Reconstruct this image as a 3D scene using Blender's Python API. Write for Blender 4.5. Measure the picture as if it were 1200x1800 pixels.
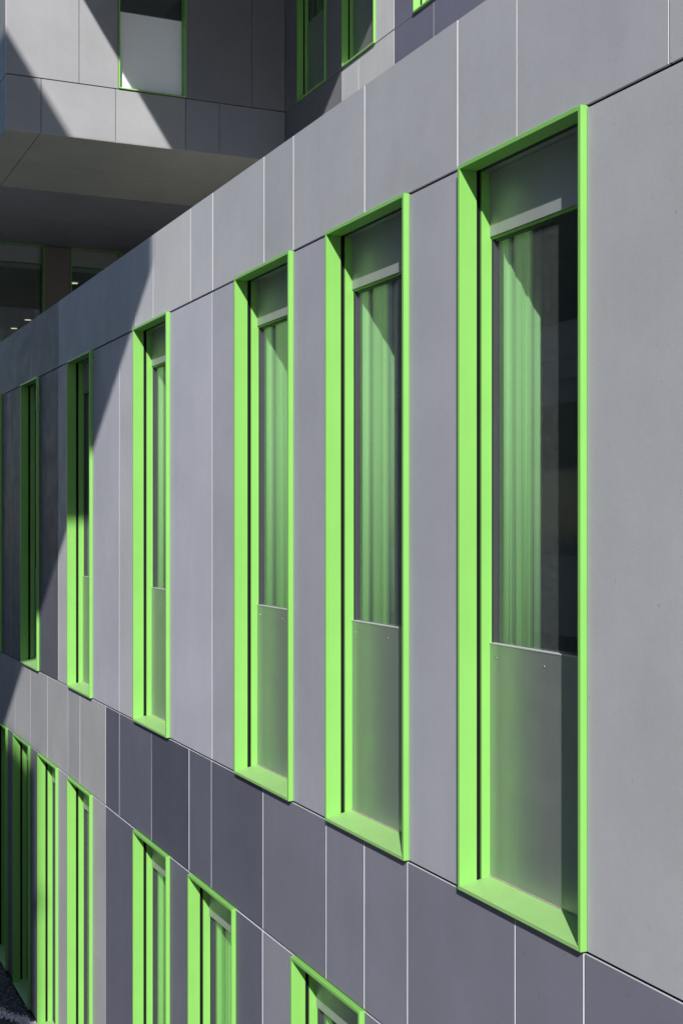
import bpy, bmesh, math, random
from mathutils import Vector, Euler
random.seed(7)
for o in list(bpy.data.objects):
    bpy.data.objects.remove(o)
scene = bpy.context.scene
C = scene.collection
R = math.radians

# ------------------------------------------------------------------ camera
EYE = 4.85                      # camera height above the courtyard
F_PX = 2300.0                   # focal length in pixels of a 1200 x 1800 frame
TH = math.atan2(1043.0, F_PX)   # angle between the view and the long facade
CT, ST = math.cos(TH), math.sin(TH)
cam_d = bpy.data.cameras.new('camera')
cam = bpy.data.objects.new('camera', cam_d)
C.objects.link(cam)
cam_d.sensor_fit = 'VERTICAL'
cam_d.sensor_height = 36.0
cam_d.lens = F_PX / 1800.0 * 36.0
cam_d.shift_y = 16.0 / 1800.0
cam_d.clip_start = 0.05
cam_d.clip_end = 2000
cam.location = (0, 0, EYE)
cam.rotation_euler = (R(90), 0, -TH - R(90))
scene.camera = cam

# ------------------------------------------------------------------ light
SUN = Vector((2.2, -1.0, -1.53)).normalized()      # the way the light travels
elev = math.asin(-SUN.z)
w = bpy.data.worlds.new('World')
scene.world = w
w.use_nodes = True
nt = w.node_tree
sky = nt.nodes.new('ShaderNodeTexSky')
sky.sky_type = 'NISHITA'
sky.sun_disc = False
sky.dust_density = 0.25          # clear air: little glare round the sun
sky.sun_elevation = elev
sky.sun_rotation = math.atan2(-SUN.x, -SUN.y)
bg = nt.nodes['Background']
bg.inputs['Strength'].default_value = 0.15
nt.links.new(sky.outputs['Color'], bg.inputs['Color'])
sl = bpy.data.lights.new('sun', 'SUN')
sl.energy = 5.0
sl.angle = R(0.53)
sl.color = (1.0, 0.965, 0.915)
so = bpy.data.objects.new('sun', sl)
C.objects.link(so)
so.rotation_euler = SUN.to_track_quat('-Z', 'Y').to_euler()
so.location = (-30, 15, 30)

scene.render.engine = 'CYCLES'
scene.view_settings.view_transform = 'Standard'
scene.view_settings.look = 'None'
scene.view_settings.exposure = 0.55
scene.view_settings.gamma = 1.0
scene.view_settings.use_curve_mapping = False
scene.cycles.max_bounces = 6
scene.cycles.diffuse_bounces = 4
scene.cycles.glossy_bounces = 3
scene.cycles.transparent_max_bounces = 16

# ------------------------------------------------------------------ helpers
D0 = 2.525                       # camera to the face of the long facade
def px_x(px, d=D0):
    """distance along a wall parallel to the long facade, d metres right of the camera"""
    return (F_PX * d / (CT * (px + 443.0)) - d * ST) / CT
def px_y(px, X):
    """sideways place on a wall square to the long facade, X metres down it"""
    k = (px - 600.0) / F_PX
    return -X * (ST + CT * k) / (CT - ST * k)

def lin(c):
    out = []
    for v in c:
        v = v / 255.0
        out.append(v / 12.92 if v <= 0.04045 else ((v + 0.055) / 1.055) ** 2.4)
    return out

def tag(o, label=None, cat=None, group=None, kind=None):
    if label: o['label'] = label
    if cat: o['category'] = cat
    if group: o['group'] = group
    if kind: o['kind'] = kind
    return o

def empty(name, loc, label, cat):
    o = bpy.data.objects.new(name, None)
    C.objects.link(o)
    o.location = loc
    o.empty_display_size = 0.3
    return tag(o, label, cat)

def link(name, me, parent=None, loc=(0, 0, 0), rz=0.0):
    o = bpy.data.objects.new(name, me)
    C.objects.link(o)
    o.location = loc
    o.rotation_euler = (0, 0, rz)
    if parent: o.parent = parent
    return o

def add_box(bm, x0, x1, y0, y1, z0, z1):
    v = [bm.verts.new(p) for p in ((x0,y0,z0),(x1,y0,z0),(x1,y1,z0),(x0,y1,z0),
                                   (x0,y0,z1),(x1,y0,z1),(x1,y1,z1),(x0,y1,z1))]
    for f in ((0,3,2,1),(4,5,6,7),(0,1,5,4),(1,2,6,5),(2,3,7,6),(3,0,4,7)):
        bm.faces.new([v[i] for i in f])
    return v

def mesh(name, bm, mat, smooth=False):
    bmesh.ops.recalc_face_normals(bm, faces=bm.faces[:])
    me = bpy.data.meshes.new(name)
    bm.to_mesh(me)
    bm.free()
    me.materials.append(mat)
    if smooth:
        for p in me.polygons: p.use_smooth = True
    return me

def boxes(name, mat, lst, bevel=0.0):
    bm = bmesh.new()
    for b in lst: add_box(bm, *b)
    if bevel:
        bmesh.ops.bevel(bm, geom=bm.edges[:], offset=bevel, segments=1, affect='EDGES', clamp_overlap=True)
    return mesh(name, bm, mat)

# ------------------------------------------------------------------ materials
def new_mat(name):
    m = bpy.data.materials.new(name)
    m.use_nodes = True
    n = m.node_tree.nodes
    return m, n, m.node_tree.links, n['Principled BSDF']

def mixc(n, l, a, b, fac, mode='MULTIPLY'):
    x = n.new('ShaderNodeMix')
    x.data_type = 'RGBA'
    x.blend_type = mode
    for key, val in ((0, fac), (6, a), (7, b)):
        if hasattr(val, 'is_linked'): l.new(val, x.inputs[key])
        else: x.inputs[key].default_value = val
    return x.outputs[2]

def noise(n, l, vec, scale, detail=3.0, rough=0.55):
    t = n.new('ShaderNodeTexNoise')
    t.inputs['Scale'].default_value = scale
    t.inputs['Detail'].default_value = detail
    t.inputs['Roughness'].default_value = rough
    l.new(vec, t.inputs['Vector'])
    return t.outputs['Fac']

def ramp(n, l, fac, p0, c0, p1, c1):
    r = n.new('ShaderNodeValToRGB')
    r.color_ramp.elements[0].position = p0
    r.color_ramp.elements[0].color = (c0, c0, c0, 1)
    r.color_ramp.elements[1].position = p1
    r.color_ramp.elements[1].color = (c1, c1, c1, 1)
    l.new(fac, r.inputs['Fac'])
    return r.outputs['Color']

def mapped(n, l, vec, sc):
    m = n.new('ShaderNodeMapping')
    m.inputs['Scale'].default_value = sc
    l.new(vec, m.inputs['Vector'])
    return m.outputs['Vector']

def cladding_material():
    m, n, l, b = new_mat('fibre_cement')
    oi = n.new('ShaderNodeObjectInfo')
    geo = n.new('ShaderNodeNewGeometry')
    pos = geo.outputs['Position']
    big = ramp(n, l, noise(n, l, pos, 1.7, 4), 0.3, 0.93, 0.7, 1.06)
    streak = ramp(n, l, noise(n, l, mapped(n, l, pos, (9, 9, 0.7)), 1.3, 4), 0.3, 0.983, 0.7, 1.015)
    fine = ramp(n, l, noise(n, l, pos, 330, 2, 0.7), 0.25, 0.90, 0.75, 1.09)
    dust = ramp(n, l, noise(n, l, pos, 22, 6, 0.75), 0.25, 0.965, 0.75, 1.03)
    c = mixc(n, l, oi.outputs['Color'], big, 1.0)
    c = mixc(n, l, c, streak, 1.0)
    c = mixc(n, l, c, fine, 1.0)
    c = mixc(n, l, c, dust, 1.0)
    # a few dark specks
    sp = ramp(n, l, noise(n, l, pos, 60, 1, 0.3), 0.80, 1.0, 0.84, 0.72)
    c = mixc(n, l, c, sp, 1.0)
    l.new(c, b.inputs['Base Color'])
    rr = ramp(n, l, noise(n, l, pos, 6, 3), 0.3, 0.46, 0.7, 0.58)
    l.new(rr, b.inputs['Roughness'])
    b.inputs['Specular IOR Level'].default_value = 0.22
    bu = n.new('ShaderNodeBump')
    bu.inputs['Strength'].default_value = 0.10
    bu.inputs['Distance'].default_value = 0.002
    l.new(noise(n, l, pos, 260, 3), bu.inputs['Height'])
    l.new(bu.outputs['Normal'], b.inputs['Normal'])
    return m

def paint(name, col, rough=0.4, metal=0.0, var=0.05, scale=3.0, spec=0.5, bump=0.0, bscale=200):
    m, n, l, b = new_mat(name)
    geo = n.new('ShaderNodeNewGeometry')
    pos = geo.outputs['Position']
    f = ramp(n, l, noise(n, l, pos, scale, 4), 0.3, 1 - var, 0.7, 1 + var)
    f2 = ramp(n, l, noise(n, l, mapped(n, l, pos, (30, 30, 1.2)), 1.5, 4), 0.3, 1 - var * .6, 0.7, 1 + var * .6)
    c = mixc(n, l, (*col, 1), f, 1.0)
    c = mixc(n, l, c, f2, 1.0)
    l.new(c, b.inputs['Base Color'])
    l.new(ramp(n, l, noise(n, l, pos, 9, 3), 0.3, rough * .88, 0.7, rough * 1.12), b.inputs['Roughness'])
    b.inputs['Metallic'].default_value = metal
    b.inputs['Specular IOR Level'].default_value = spec
    if bump:
        bu = n.new('ShaderNodeBump')
        bu.inputs['Strength'].default_value = bump
        bu.inputs['Distance'].default_value = 0.003
        l.new(noise(n, l, pos, bscale, 3), bu.inputs['Height'])
        l.new(bu.outputs['Normal'], b.inputs['Normal'])
    return m

def glass_material():
    m, n, l, b = new_mat('window_glass')
    out = n['Material Output']
    n.remove(b)
    tr = n.new('ShaderNodeBsdfTransparent')
    tr.inputs['Color'].default_value = (0.80, 0.87, 0.84, 1)
    gl = n.new('ShaderNodeBsdfGlossy')
    gl.inputs['Roughness'].default_value = 0.004
    gl.inputs['Color'].default_value = (0.9, 0.95, 1.0, 1)
    fr = n.new('ShaderNodeFresnel')
    geo = n.new('ShaderNodeNewGeometry')
    io = n.new('ShaderNodeMapRange')       # same reflectance on both sides of the sheet
    io.inputs['To Min'].default_value = 1.5
    io.inputs['To Max'].default_value = 1.0 / 1.5
    l.new(geo.outputs['Backfacing'], io.inputs['Value'])
    l.new(io.outputs['Result'], fr.inputs['IOR'])
    mx = n.new('ShaderNodeMixShader')
    l.new(fr.outputs['Fac'], mx.inputs['Fac'])
    l.new(tr.outputs['BSDF'], mx.inputs[1])
    l.new(gl.outputs['BSDF'], mx.inputs[2])
    # thin film of dust on the outside
    df = n.new('ShaderNodeBsdfDiffuse')
    df.inputs['Color'].default_value = (0.62, 0.66, 0.68, 1)
    geo = n.new('ShaderNodeNewGeometry')
    dust = ramp(n, l, noise(n, l, geo.outputs['Position'], 40, 5, 0.7), 0.35, 0.030, 0.75, 0.060)
    m2 = n.new('ShaderNodeMixShader')
    l.new(dust, m2.inputs['Fac'])
    l.new(mx.outputs['Shader'], m2.inputs[1])
    l.new(df.outputs['BSDF'], m2.inputs[2])
    l.new(m2.outputs['Shader'], out.inputs['Surface'])
    return m

def curtain_material(col):
    m, n, l, b = new_mat('curtain_cloth')
    out = n['Material Output']
    geo = n.new('ShaderNodeNewGeometry')
    tc = n.new('ShaderNodeTexCoord')
    v = mapped(n, l, tc.outputs['Object'], (1.0, 42.0, 0.1))
    f = ramp(n, l, noise(n, l, v, 1.0, 3), 0.3, 0.74, 0.7, 1.14)
    c = mixc(n, l, (*col, 1), f, 1.0)
    l.new(c, b.inputs['Base Color'])
    b.inputs['Roughness'].default_value = 0.85
    b.inputs['Specular IOR Level'].default_value = 0.2
    t = n.new('ShaderNodeBsdfTranslucent')
    l.new(c, t.inputs['Color'])
    mx = n.new('ShaderNodeMixShader')
    mx.inputs['Fac'].default_value = 0.3
    l.new(b.outputs['BSDF'], mx.inputs[1])
    l.new(t.outputs['BSDF'], mx.inputs[2])
    l.new(mx.outputs['Shader'], out.inputs['Surface'])
    return m

def emit(name, col, s):
    m, n, l, b = new_mat(name)
    b.inputs['Base Color'].default_value = (0.6, 0.6, 0.55, 1)
    b.inputs['Emission Color'].default_value = (*col, 1)
    b.inputs['Emission Strength'].default_value = s
    return m

M = {}
M['clad'] = cladding_material()
M['green'] = paint('green_powder_coat', (0.172, 0.42, 0.088), 0.36, var=0.03, scale=4, spec=0.45)
M['edge'] = paint('cut_panel_edge', (0.45, 0.46, 0.50), 0.7, var=0.05, scale=20)
M['seal'] = paint('sealant_bead', (0.30, 0.29, 0.22), 0.8, var=0.15, scale=20)
M['sill'] = paint('dusty_green_sill', (0.235, 0.435, 0.145), 0.5, var=0.03, scale=14)
M['lit_edge'] = paint('pale_sunlit_edge', (0.40, 0.41, 0.42), 0.4, var=0.03)  # pale colour standing in for sunlight on the spandrel's top edge
M['farinside'] = paint('far_room_plaster', (0.42, 0.42, 0.38), 0.8)
M['black'] = paint('black_rubber', (0.012, 0.012, 0.013), 0.6, var=0.1)
M['rail'] = paint('dark_guide_rail', (0.006, 0.006, 0.007), 0.6, var=0.1, spec=0.1)
M['sash'] = paint('anthracite_sash', (0.035, 0.035, 0.045), 0.4, var=0.05)
M['metal'] = paint('satin_metal_sheet', (0.36, 0.375, 0.39), 0.39, metal=0.75, var=0.03, spec=0.5)
M['header'] = paint('header_metal_sheet', (0.33, 0.345, 0.36), 0.40, metal=0.35, var=0.03)
M['steel'] = paint('screw_steel', (0.35, 0.35, 0.35), 0.45, metal=1.0)
M['membrane'] = paint('dark_facade_membrane', (0.018, 0.018, 0.02), 0.8)
M['inside'] = paint('interior_plaster', (0.17, 0.17, 0.165), 0.8)
M['insidefloor'] = paint('interior_carpet', (0.05, 0.05, 0.055), 0.9)
M['roofing'] = paint('roof_gravel', (0.50, 0.50, 0.44), 0.9, var=0.2, scale=30, bump=0.5)
M['glass'] = glass_material()
M['curtain'] = curtain_material((0.56, 0.80, 0.42))
M['curtain_low'] = curtain_material((0.46, 0.84, 0.22))
M['opp'] = paint('opposite_cladding', (0.42, 0.425, 0.45), 0.6, var=0.06)
M['rear'] = paint('rear_blocker_dark', (0.09, 0.092, 0.10), 0.6, var=0.06)
M['oppglass'] = paint('opposite_glass', (0.02, 0.025, 0.03), 0.08, spec=0.5)
M['lamp'] = emit('lamp_diffuser', (1.0, 0.86, 0.52), 0.75)
M['lampring'] = paint('lamp_ring_white', (0.6, 0.6, 0.56), 0.4)

# ------------------------------------------------------------------ ground
def ground_mat():
    m, n, l, b = new_mat('courtyard_ground')
    geo = n.new('ShaderNodeNewGeometry')
    pos = geo.outputs['Position']
    f = ramp(n, l, noise(n, l, pos, 60, 5, 0.7), 0.3, 0.22, 0.7, 0.40)
    l.new(f, b.inputs['Base Color'])
    b.inputs['Roughness'].default_value = 0.9
    return m
bm = bmesh.new()
vs = [bm.verts.new(p) for p in ((-400,-400,0),(400,-400,0),(400,400,0),(-400,400,0))]
bm.faces.new(vs)
tag(link('ground', mesh('ground', bm, ground_mat())), kind='structure')

# ------------------------------------------------------------------ cladding panels
K_LIT = 0.91            # panel value in full sun per unit of base colour
cube = boxes('cladding_panel', M['clad'], [(-.5, .5, -.5, .5, -.5, .5)])
cube_e = cube.copy()                    # wall panels: cut edges show the pale raw core
cube_e.materials.append(M['edge'])
cube_y = cube_e.copy()
for p in cube_e.polygons:
    if abs(p.normal.y) < .5: p.material_index = 1
for p in cube_y.polygons:
    if abs(p.normal.x) < .5: p.material_index = 1
GAP = 0.008
ZGAP = 0.013
TK = 0.012
def base_of(rgb, k=K_LIT):
    return [min(0.8, v / k) for v in lin(rgb)] + [1.0]

def panel(parent, axis, u0, u1, z0, z1, face, rgb, k=K_LIT, name='cladding_panel'):
    """axis 'x': wall parallel to the long facade, face = y of its front, looking +y
       axis 'y': wall square to it, face = x of its front, looking -x
       axis 's': soffit, u0,u1 = x range, z0,z1 = y range, face = z of its underside"""
    o = bpy.data.objects.new(name, {'x': cube_e, 'y': cube_y, 's': cube}[axis])
    C.objects.link(o)
    j = random.uniform(-0.0007, 0.0007)
    g, gz = GAP / 2, (GAP if axis == 's' else ZGAP) / 2
    uc, us = (u0 + u1) / 2, abs(u1 - u0) - 2 * g
    zc, zs = (z0 + z1) / 2, abs(z1 - z0) - 2 * gz
    e = [random.gauss(0, R(0.035)) for _ in range(3)]
    if axis == 'x':
        o.location = (uc, face - TK / 2 + j, zc); o.scale = (us, TK, zs)
        o.rotation_euler = (e[0] * .6, 0, e[2])
    elif axis == 'y':
        o.location = (face + TK / 2 + j, uc, zc); o.scale = (TK, us, zs)
        o.rotation_euler = (0, e[1] * .6, e[2])
    else:
        o.location = (uc, zc, face + TK / 2 + j); o.scale = (us, zs, TK)
    o.color = base_of(rgb, k)
    p = parent.location
    o.parent = parent
    o.location = Vector(o.location) - p
    return o

# ------------------------------------------------------------------ windows
WW, T = 0.822, 0.016
def cyl(bm, x, y, z, r, d, seg=8):
    ring = [[bm.verts.new((x + r * math.cos(a), yy, z + r * math.sin(a)))
             for a in [2 * math.pi * i / seg for i in range(seg)]] for yy in (y, y + d)]
    for i in range(seg):
        bm.faces.new((ring[0][i], ring[0][(i+1) % seg], ring[1][(i+1) % seg], ring[1][i]))
    bm.faces.new(ring[1])

def window_meshes(h, spandrel, ww=WW):
    d = {}
    bm = bmesh.new()
    for x0, x1 in ((0, T), (ww - T, ww)):
        add_box(bm, x0, x1, -.053, .024, 0, h)
        add_box(bm, x0, x1, -.121, -.0755, 0, h)
    add_box(bm, T, ww - T, -.053, .024, h - T, h)
    bmesh.ops.bevel(bm, geom=bm.edges[:], offset=0.0009, segments=1, affect='EDGES')
    d['frame'] = mesh('window_frame', bm, M['green'])
    bm = bmesh.new()
    # sloping sill
    v = [bm.verts.new(p) for p in ((T,.024,0),(ww-T,.024,0),(ww-T,-.119,0),(T,-.119,0),
                                   (T,.024,.015),(ww-T,.024,.015),(ww-T,-.119,.042),(T,-.119,.042))]
    for f in ((0,3,2,1),(4,5,6,7),(0,1,5,4),(1,2,6,5),(2,3,7,6),(3,0,4,7)):
        bm.faces.new([v[i] for i in f])
    bmesh.ops.bevel(bm, geom=bm.edges[:], offset=0.0009, segments=1, affect='EDGES')
    d['sill'] = mesh('sill', bm, M['sill'])
    rl = [(0.001, .005, -.0753, -.0532, .02, h - .006), (ww - .005, ww - .001, -.0753, -.0532, .02, h - .006),
          (.0055, ww - .0055, -.0753, -.0532, h - .0055, h - .001)]
    d['guide_rail'] = boxes('guide_rail', M['rail'], rl)
    d['head_cover'] = boxes('head_cover', M['metal'], [(T + .001, ww - T - .001, -.1215, -.0755, h - T, h - .001)])
    hh = .267
    d['header_panel'] = boxes('header_panel', M['header'], [(T + .001, ww - T - .001, -.130, -.112, h - hh, h - T - .001)], .0008)
    d['transom'] = boxes('transom', M['green'], [(T + .001, ww - T - .001, -.130, -.119, h - hh - .009, h - hh - .001)])
    zb = .946 if spandrel else .045
    zt = h - hh - .0095
    if spandrel:
        d['spandrel_panel'] = boxes('spandrel_panel', M['metal'], [(T + .001, ww - T - .001, -.131, -.112, .03, zb)], .0008)
        d['spandrel_lit_edge'] = boxes('spandrel_lit_edge', M['lit_edge'], [(T + .001, ww - T - .001, -.1345, -.1095, zb + .0005, zb + .0045)])  # added strip that paints the sunlit line along the spandrel top
        bm = bmesh.new()
        cyl(bm, 0, 0, 0, .004, .002)
        d['screw'] = mesh('screw', bm, M['steel'])
    d['sealant'] = boxes('sealant', M['seal'], [(T + .001, ww - T - .001, -.1125, -.1085, .036, .0455)])
    s = .009
    y0, y1 = -.150, -.1225
    xa, xb = T * .5, ww - T * .5
    d['sash'] = boxes('sash', M['sash'], [
        (xa, T + s, y0, y1 - .001, zb - .03, zt), (ww - T - s, xb, y0, y1 - .001, zb - .03, zt),
        (T + s, ww - T - s, y0, -.1315, zt - s, zt), (T + s, ww - T - s, y0, -.1315, zb - .03, zb - .012)])
    d['pane'] = boxes('pane', M['glass'], [(T + s - .004, ww - T - s + .004, -.143, -.137, zb - .018, zt - s + .004)])
    return d

PALE = boxes('spandrel_panel', paint('pale_metal_sheet', (0.80, 0.81, 0.83), 0.5, var=0.01), [(T + .001, WW - T - .001, -.131, -.112, .03, .946)], .0008)
WM = {'up': window_meshes(2.800, True), 'low': window_meshes(2.585, False)}
HT = {'up': 2.800, 'low': 2.585}
def window(parent, loc, rz, kind, pale=False):
    d = WM[kind]
    if pale: d = dict(d, spandrel_panel=PALE)
    f = link('window', d['frame'], parent, Vector(loc) - parent.location, rz)
    for k in ('guide_rail', 'head_cover', 'header_panel', 'transom', 'spandrel_panel', 'sash', 'pane', 'sealant', 'sill', 'spandrel_lit_edge'):
        if k in d: link(k, d[k], f)
    if 'screw' in d:
        for x in (.09, .425, .76):
            link('screw', d['screw'], f, (x, -.1122, .895))
    return f

def curtain_mesh(mat, z0, z1, seed):
    bm = bmesh.new()
    N = 46
    top, bot = [], []
    rnd = random.Random(seed)
    nf, ph, fan = rnd.uniform(3.2, 4.6), rnd.uniform(0, 6), rnd.uniform(.006, .016)
    amp = [rnd.uniform(.5, 1.3) for _ in range(20)]
    pts = []
    for i in range(N):
        t = i / (N - 1)
        a = amp[int(t * 9) % 20]
        y = -.156 - t * .172 + .004 * math.sin(t * 41)
        x = WW - .045 - .006 * a * math.sin(t * 2 * math.pi * nf + ph) - fan * t
        pts.append((x, y))
    ring = []
    for (x, y) in pts:
        ring.append((bm.verts.new((x, y, z0)), bm.verts.new((x, y, z1)),
                     bm.verts.new((x + .003, y, z1)), bm.verts.new((x + .003, y, z0))))
    for a, b in zip(ring, ring[1:]):
        for i in range(4):
            bm.faces.new((a[i], b[i], b[(i + 1) % 4], a[(i + 1) % 4]))
    bm.faces.new(ring[0]); bm.faces.new(ring[-1])
    return mesh('curtain', bm, mat, True)

# ------------------------------------------------------------------ the long low wing
Z = lambda z: z + EYE
Z_PAR, Z_TOP, Z_BOT, Z_LOW, Z_FLOOR = Z(1.965), Z(1.372), Z(-1.4286), Z(-2.203), 0.06
YF = -D0
XA, XB = -2.0, 24.0
wing = empty('office_wing', (10, YF, 0),
             'long low office wing clad in grey panels with tall bright green framed windows', 'building')

up_x = [3.608, 4.886, 6.166, 8.300, 10.412, 12.520, 14.520, 16.62, 18.7]
low_x = [5.322, 7.022, 8.302, 10.415, 11.685, 12.944, 14.170, 16.3, 18.4]

# vertical joints: (pixel or x) -> list of x from near to far, with a colour for each field
def fields(near, px_list, cols, far):
    xs = [near] + [px_x(p) for p in px_list] + [far]
    return [(xs[i], xs[i + 1], cols[i]) for i in range(len(cols))]

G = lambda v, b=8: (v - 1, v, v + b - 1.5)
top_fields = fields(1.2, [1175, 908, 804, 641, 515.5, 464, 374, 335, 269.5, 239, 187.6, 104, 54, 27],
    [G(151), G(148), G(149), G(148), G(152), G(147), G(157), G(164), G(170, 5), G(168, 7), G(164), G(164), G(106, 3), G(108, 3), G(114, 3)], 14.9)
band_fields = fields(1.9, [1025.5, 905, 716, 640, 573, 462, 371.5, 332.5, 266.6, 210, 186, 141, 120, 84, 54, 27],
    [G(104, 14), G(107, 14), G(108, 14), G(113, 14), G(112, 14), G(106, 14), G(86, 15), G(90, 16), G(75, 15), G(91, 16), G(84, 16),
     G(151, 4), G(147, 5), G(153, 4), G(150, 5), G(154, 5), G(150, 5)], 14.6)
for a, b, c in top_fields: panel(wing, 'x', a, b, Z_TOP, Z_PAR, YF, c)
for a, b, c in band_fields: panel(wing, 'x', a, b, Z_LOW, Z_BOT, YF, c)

def row(xs, joints, near, far, z0, z1, col_at):
    """panels of a row that is broken by windows"""
    spans = []
    cur = near
    for x in xs:
        if x > cur + .02: spans.append((cur, x))
        cur = x + WW
    spans.append((cur, far))
    for a, b in spans:
        cuts = [a] + sorted(j for j in joints if a + .02 < j < b - .02) + [b]
        for i in range(len(cuts) - 1):
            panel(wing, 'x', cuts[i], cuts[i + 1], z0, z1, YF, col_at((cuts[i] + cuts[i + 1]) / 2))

def pick(table):
    def f(x):
        for lim, c in table:
            if x < lim: return c
        return table[-1][1]
    return f
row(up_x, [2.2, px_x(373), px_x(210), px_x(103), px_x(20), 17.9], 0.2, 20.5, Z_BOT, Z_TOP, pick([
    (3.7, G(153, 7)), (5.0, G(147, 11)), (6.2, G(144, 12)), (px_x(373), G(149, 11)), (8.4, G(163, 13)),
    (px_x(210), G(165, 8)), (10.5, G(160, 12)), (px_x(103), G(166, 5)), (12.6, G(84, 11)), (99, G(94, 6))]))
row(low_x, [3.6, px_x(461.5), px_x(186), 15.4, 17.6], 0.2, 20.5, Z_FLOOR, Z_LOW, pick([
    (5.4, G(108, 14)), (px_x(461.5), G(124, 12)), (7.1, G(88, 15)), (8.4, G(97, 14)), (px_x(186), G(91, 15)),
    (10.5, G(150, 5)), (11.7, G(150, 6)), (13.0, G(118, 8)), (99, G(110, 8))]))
# the rest of the wing, out of the frame at both ends
for a, b in ((XA, -.4), (-.4, 1.2)): panel(wing, 'x', a, b, Z_TOP, Z_PAR, YF, G(150))
for a, b in ((14.9, 17.2), (17.2, 20.0), (20.0, XB)): panel(wing, 'x', a, b, Z_TOP, Z_PAR, YF, G(125))
for a, b in ((XA, 0.1), (0.1, 1.9)): panel(wing, 'x', a, b, Z_LOW, Z_BOT, YF, G(104, 14))
for a, b in ((14.6, 17.0), (17.0, 20.0), (20.0, XB)): panel(wing, 'x', a, b, Z_LOW, Z_BOT, YF, G(150, 5))
for z0, z1 in ((Z_BOT, Z_TOP), (Z_FLOOR, Z_LOW)):
    panel(wing, 'x', XA, .2, z0, z1, YF, G(150))
    panel(wing, 'x', 20.5, XB, z0, z1, YF, G(120))

for x in up_x:
    window(wing, (x, YF, Z_BOT + .004), 0, 'up')
for x in low_x:
    window(wing, (x, YF, Z_FLOOR - .0 + (Z_LOW - Z_FLOOR - 2.585) - .002), 0, 'low')

# inner wall behind the cladding, with the openings left free
yb0, yb1 = YF - .20, YF - .050
core = []
def piers(xs, z0, z1):
    cur = XA
    for x in xs:
        core.append((cur, x - .001, yb0, yb1, z0, z1)); cur = x + WW + .001
    core.append((cur, XB, yb0, yb1, z0, z1))
core.append((XA, XB, yb0, yb1, Z_TOP - .002, Z_PAR - .012))
piers(up_x, Z_BOT + .003, Z_TOP - .004)
core.append((XA, XB, yb0, yb1, Z_LOW - .001, Z_BOT + .001))
piers(low_x, 0.0, Z_LOW - .003)
link('inner_wall', boxes('inner_wall', M['membrane'], core), wing, -wing.location)
link('coping', boxes('coping', M['rail'], [(XA, XB, YF - .22, YF - .016, Z_PAR - .010, Z_PAR - .003)]), wing, -wing.location)
link('roof_slab', boxes('roof_slab', M['roofing'], [(XA, XB, -14, yb0 - .001, Z(1.42), Z(1.60))]), wing, -wing.location)
link('ceiling', boxes('ceiling', M['inside'], [(XA + .2, XB - .2, -6.3, yb0 - .002, Z(1.36), Z(1.419))]), wing, -wing.location)
link('floor_slab', boxes('floor_slab', M['insidefloor'], [(XA + .2, XB - .2, -6.3, yb0 - .002, Z(-1.80), Z(-1.46))]), wing, -wing.location)
link('room_wall', boxes('room_wall', M['inside'], [(XA, XB, -6.5, -6.3, 0, Z(1.419)), (XA, XA + .2, -6.3, yb0, 0, Z(1.419)), (XB - .2, XB, -6.3, yb0, 0, Z(1.419))]), wing, -wing.location)

# curtains, each one hung behind its own window
cl_up = ['green curtain bunched behind the largest, nearest tall window of the upper row',
         'green curtain behind the second tall window from the right in the upper row',
         'green curtain behind the third tall window from the right in the upper row',
         'narrow strip of green curtain behind the fourth upper window, beside the shadow edge']
for x, lb in zip(up_x, cl_up):
    o = link('curtain', curtain_mesh(M['curtain'], .82, 2.62, int(x * 100)), None, (x, YF, Z_BOT + .004))
    tag(o, lb, 'curtain', 'curtains in the windows of the low wing')
cl_low = ['green curtain behind the bottom row window cut off by the lower edge',
          'green curtain behind the second bottom row window from the right',
          'green curtain strip behind the third bottom row window from the right']
for x, lb in zip(low_x, cl_low):
    o = link('curtain', curtain_mesh(M['curtain_low'], .06, 2.41, int(x * 100)), None, (x, YF, Z_LOW - 2.587))
    tag(o, lb, 'curtain', 'curtains in the windows of the low wing')

# ------------------------------------------------------------------ the upper block that juts out beyond
LAM = 1.9
XN, ZS, YS, YC, ZJ = 15.0, Z(4.423), -6.04, -2.654, Z(5.05)
XW = 21.1
upper = empty('upper_block', (XN, YS, Z(1.6)),
              'upper office block jutting out over the roof, grey panels with narrow green windows', 'building')
ZT2 = Z(8.05)
KN = 2.05
# near end face, looking at the camera
def yl(*ps): return [px_y(p, XN) for p in ps]
ys = [YC] + yl(72.8, 203.5, 326.3, 385.7) + [YS]
for i, c in enumerate([G(186, 6), G(188, 6), G(192, 5), G(178, 10), G(176, 12), G(172, 12)][:len(ys) - 1]):
    panel(upper, 'y', ys[i + 1], ys[i], ZS, ZJ, XN, c, KN)
wy = px_y(327, XN)
for a, b, c in ((YC, px_y(139.5, XN), G(187, 6)), (px_y(139.5, XN), wy + WW, G(188, 6)),
                (wy, px_y(443, XN), G(160, 8)), (px_y(443, XN), YS, G(160, 8))):
    panel(upper, 'y', b, a, ZJ, ZT2, XN, c, KN)
window(upper, (XN, wy, ZJ + .004), R(90), 'up', True)
# its outer flank, seen as a sliver
for a, b in ((XN + .012, 17.6), (17.6, 20.4), (20.4, 24.0)):
    panel(upper, 'x', a, b, ZS, ZJ, YC, G(105, 0))
    panel(upper, 'x', a, b, ZJ, ZT2, YC, G(105, 0))
# soffit
YJ = px_y(71.5, XN)
YM = -4.6
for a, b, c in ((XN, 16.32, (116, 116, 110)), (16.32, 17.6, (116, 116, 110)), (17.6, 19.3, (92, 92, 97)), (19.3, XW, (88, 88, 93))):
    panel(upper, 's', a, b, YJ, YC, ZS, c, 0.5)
    panel(upper, 's', a, b, YS, YJ, ZS, c, 0.5)
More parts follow.
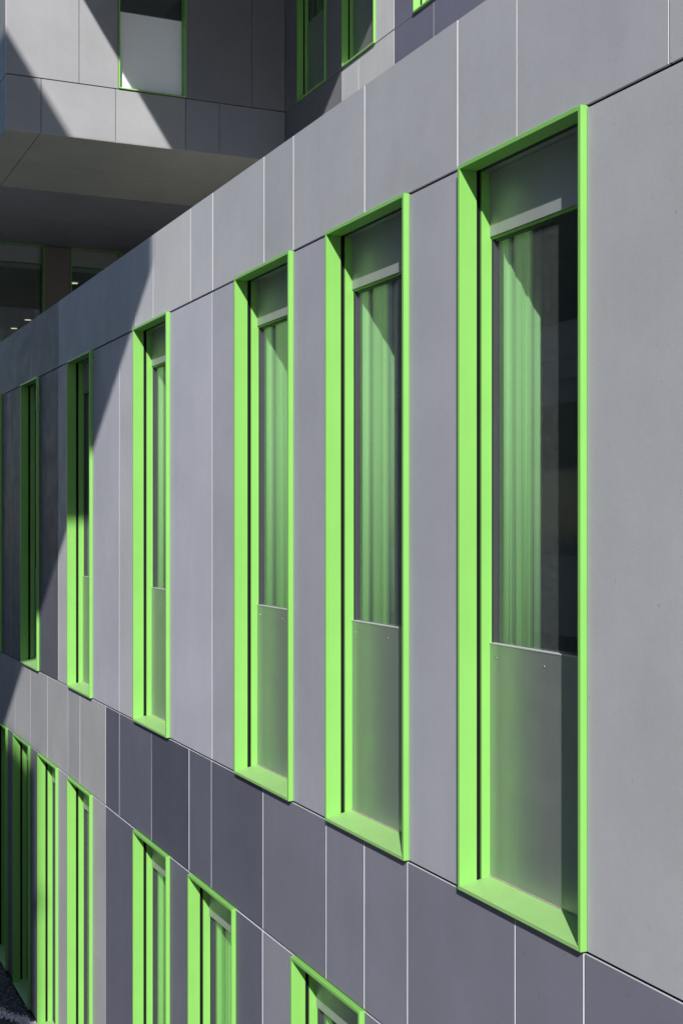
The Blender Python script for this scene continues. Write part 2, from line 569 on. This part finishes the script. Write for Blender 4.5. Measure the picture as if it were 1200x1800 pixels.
# wall set back behind the parapet
u_x = [10.735, 12.450, 13.745]
jz = [12.01, 12.87, 13.30]
YB = YS
def xs_(p): return px_x(p, -YS)
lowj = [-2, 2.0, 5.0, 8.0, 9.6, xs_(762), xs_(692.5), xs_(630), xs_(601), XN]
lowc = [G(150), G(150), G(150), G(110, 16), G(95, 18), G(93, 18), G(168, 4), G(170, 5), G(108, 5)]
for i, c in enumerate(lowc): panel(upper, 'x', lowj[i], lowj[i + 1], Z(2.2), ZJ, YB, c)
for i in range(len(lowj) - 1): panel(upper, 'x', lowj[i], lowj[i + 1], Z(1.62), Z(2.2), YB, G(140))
cur = -2
for x in u_x + [None]:
    end = x if x else XN
    cuts = [cur] + [j for j in (2.0, 6.0, xs_(692.5)) if cur + .03 < j < end - .03] + [end]
    for i in range(len(cuts) - 1):
        m_ = (cuts[i] + cuts[i + 1]) / 2
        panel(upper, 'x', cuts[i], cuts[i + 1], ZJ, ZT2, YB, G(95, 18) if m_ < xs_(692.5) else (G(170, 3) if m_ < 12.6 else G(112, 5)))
    if x: cur = x + WW
for x in u_x: window(upper, (x, YB, ZJ + .004), 0, 'up')
# inner walls and floors of the block
ub = []
c2 = (YB - .25, YB - .05)
cur = -2
for x in u_x:
    ub.append((cur, x - .001, *c2, ZJ, ZJ + 2.80)); cur = x + WW + .001
ub.append((cur, XN + .25, *c2, ZJ, ZJ + 2.80))
ub.append((-2, XN + .05, *c2, Z(1.6), ZJ - .001))
ub.append((-2, XN + .25, *c2, ZJ + 2.801, ZT2))
n0, n1 = XN + .05, XN + .25
ub.append((n0, n1, YS - .05, wy - .001, ZJ, ZT2))
ub.append((n0, n1, wy + WW + .001, YC - .05, ZJ, ZT2))
ub.append((n0, n1, wy - .001, wy + WW + .001, ZJ + 2.80, ZT2))
ub.append((n0, n1, YS - .05, YC - .05, ZS + .06, ZJ - .001))
ub.append((n1, 24, YC - .25, YC - .05, ZS + .06, ZT2))
link('inner_wall', boxes('inner_wall', M['membrane'], ub), upper, -upper.location)
link('floor_slab', boxes('floor_slab', M['inside'], [(XN + .06, 34, -12, YC - .06, ZS + .04, ZS + .35),
                                                     (-2, XN + .05, -12, YB - .26, ZJ - .5, ZJ - .2)]), upper, -upper.location)
link('room_wall', boxes('room_wall', M['inside'], [(-2, 34, -12.2, -12, Z(1.6), ZT2), (-2.2, -2, -12, YB - .05, Z(1.6), ZT2),
                                                   (34, 34.2, -12, YC, Z(1.6), ZT2)]), upper, -upper.location)
# next storey above, out of the frame, which shades the end face
link('roof_overhang', boxes('roof_overhang', M['opp'], [(8.975, 34, -12, -2.2, ZT2 + .002, Z(11.2))], .01), upper, -upper.location)
link('roof_slab', boxes('roof_slab', M['opp'], [(-2, 8.97, -12, YB - .06, ZT2 + .002, ZT2 + .3)]), upper, -upper.location)

# recessed storey under the soffit: wall with windows at the far end
far_w = [px_y(78, XW) , px_y(212, XW)]
zf0 = ZS - 2.80
fy = sorted(far_w)            # right window first (more negative y)
spans = [(YS, fy[0]), (fy[0] + WW, fy[1]), (fy[1] + WW, YC)]
for a, b in spans:
    if b - a > .05: panel(upper, 'y', a, b, zf0, ZS - .003, XW, (112, 108, 104), 0.84)
for y in fy: window(upper, (XW, y, ZS - 2.797), R(90), 'up', True)
panel(upper, 'y', YS, YC, Z(1.6), zf0, XW, (112, 108, 104), 0.84)
fw = [(XW + .05, XW + .2, a, b, Z(1.6), ZS) for a, b in spans]
link('recessed_inner_wall', boxes('recessed_inner_wall', M['membrane'], fw), upper, -upper.location)
link('recessed_room', boxes('recessed_room', M['farinside'], [
    (XW + .2, 34, -12, -2.8, ZS - .35, ZS - .25),
    (XW + .2, 34, -12, -2.8, Z(1.6), Z(1.62)),
    (XW + .2, 34, -2.8, -2.6, Z(1.6), ZS)]), upper, -upper.location)
# wall beside the terrace, under the soffit
link('terrace_wall', boxes('terrace_wall', M['opp'], [(XN + .051, XW + .04, YS - .25, YS - .01, Z(1.6), ZS - .002)]), upper, -upper.location)

# ceiling lamps seen through the far windows
def lamp(x, y, label):
    r = empty('ceiling_lamp', (x, y, ZS - .351), label, 'ceiling lamp')
    r['group'] = 'ceiling lamps in the far room'
    bm = bmesh.new(); bmesh.ops.create_cone(bm, cap_ends=True, segments=24, radius1=.085, radius2=.095, depth=.02)
    link('ring', mesh('ring', bm, M['lampring']), r, (0, 0, -.010))
    bm = bmesh.new(); bmesh.ops.create_cone(bm, cap_ends=True, segments=24, radius1=.066, radius2=.07, depth=.02)
    link('diffuser', mesh('diffuser', bm, M['lamp']), r, (0, 0, -.014))
lamp(22.17, -5.06, 'round lit ceiling lamp behind the right of the two far windows')
lamp(26.6, -5.14, 'round lit ceiling lamp, the higher one in the far left window')
lamp(27.9, -5.10, 'round lit ceiling lamp, the lower one in the far left window')

# ------------------------------------------------------------------ wing across the courtyard, left of the frame
opp = empty('opposite_wing', (10, 10, 0), 'dark grey office wing across the courtyard with a jutting upper volume', 'building')
OX, OY = -6.15, 6.0
OT = Z(-2.3 + 1.53 * (OY + 2.525))
band = [(OX, 75, OY, 18, 0, OT)]
link('wall', boxes('wall', M['opp'], band), opp, -opp.location)
link('low_sky_blocker', boxes('low_sky_blocker', M['opp'], [(-45, OX - .01, OY, 18, 0, Z(0.5))]), opp, -opp.location)  # unseen low block, added to cut light from the low sky
st = 3.55
for i in range(4):
    z0 = .5 + i * st
    if z0 + 2.7 > OT: break
    for j in range(26):
        x0 = OX + .8 + j * 3.1
        link('window', boxes('window', M['oppglass'], [(x0, x0 + 2.0, OY - .03, OY + .02, z0 + .3, z0 + 2.6)]), opp, -opp.location)
    link('string_course', boxes('string_course', M['opp'], [(OX, 75, OY - .06, OY + .02, z0 + 2.95, z0 + 3.15)]), opp, -opp.location)
X1, Y1, Z1, ZT1 = 1.0, .975, Z(7.1), Z(11.1)
link('jutting_volume', boxes('jutting_volume', M['opp'], [(X1, 7.6, Y1, OY - .07, Z1, ZT1)]), opp, -opp.location)

# unseen dark block, added behind the camera to hold back sky light
rear = empty('rear_sky_blocker', (-24, -4, 0), 'unseen dark block added behind the viewer to hold back sky light', 'building')
link('wall', boxes('wall', M['rear'], [(-30, -12, -20, 1.5, 0, Z(15.0)), (-30, -20, 1.51, 5.5, 0, Z(11.0))]), rear, -rear.location)
for i in range(4):
    z0 = .5 + i * st
    for j in range(6):
        y0 = -18.5 + j * 3.1
        link('window', boxes('window', M['oppglass'], [(-12.02, -11.97, y0, y0 + 2.0, z0 + .3, z0 + 2.6)]), rear, -rear.location)

# ------------------------------------------------------------------ gravel at the foot of the wall
bed = boxes('gravel_bed', paint('gravel_bed', (0.05, 0.05, 0.052), 0.9, var=0.3, scale=90, bump=0.6), [(11.3, 17.8, -2.575, -1.7, 0.0, 0.008)])
tag(link('gravel_bed', bed), kind='structure')
def stones(name, mat, n, area, smin, smax, seed, zoff=0.0):
    rnd = random.Random(seed)
    vs, fs = [], []
    base = [(1,0,0),(-1,0,0),(0,1,0),(0,-1,0),(0,0,1),(0,0,-1)]
    faces = [(0,2,4),(2,1,4),(1,3,4),(3,0,4),(2,0,5),(1,2,5),(3,1,5),(0,3,5)]
    for _ in range(n):
        x, y = area(rnd)
        s = rnd.uniform(smin, smax)
        e = Euler((rnd.uniform(0, 6), rnd.uniform(0, 6), rnd.uniform(0, 6)))
        k = len(vs)
        for b in base:
            v = Vector((b[0] * s * rnd.uniform(.7, 1.3), b[1] * s * rnd.uniform(.6, 1.1), b[2] * s * rnd.uniform(.5, .9)))
            v.rotate(e)
            vs.append((x + v.x, y + v.y, s * .35 + v.z + zoff))
        fs += [tuple(k + i for i in f) for f in faces]
    me = bpy.data.meshes.new(name)
    me.from_pydata(vs, [], fs)
    me.materials.append(mat)
    return link(name, me)
def stone_mat(name, lo, hi):
    m, n, l, b = new_mat(name)
    geo = n.new('ShaderNodeNewGeometry')
    c = ramp(n, l, geo.outputs['Random Per Island'], 0.0, lo, 1.0, hi)
    l.new(c, b.inputs['Base Color'])
    b.inputs['Roughness'].default_value = 0.85
    return m
tag(stones('gravel', stone_mat('grey_gravel', .025, .20), 14000,
           lambda r: (r.uniform(11.5, 17.5), r.uniform(-2.52, -1.75)), .008, .019, 5),
    'dark grey gravel at the foot of the wall', 'gravel', kind='stuff')
def strip(r):  # pale stones put the sunlit strip of gravel into their colour
    t = r.uniform(-.6, 2.2)
    return 12.77 + .38 * t + r.gauss(0, .02), -2.44 + .19 * t + r.gauss(0, .035)
tag(stones('sunlit_pebbles', stone_mat('sunlit_pebbles', .35, .85), 700, strip, .008, .022, 9, .012),
    'sunlit strip of the gravel, drawn as pale pebbles', 'pebbles', kind='stuff')
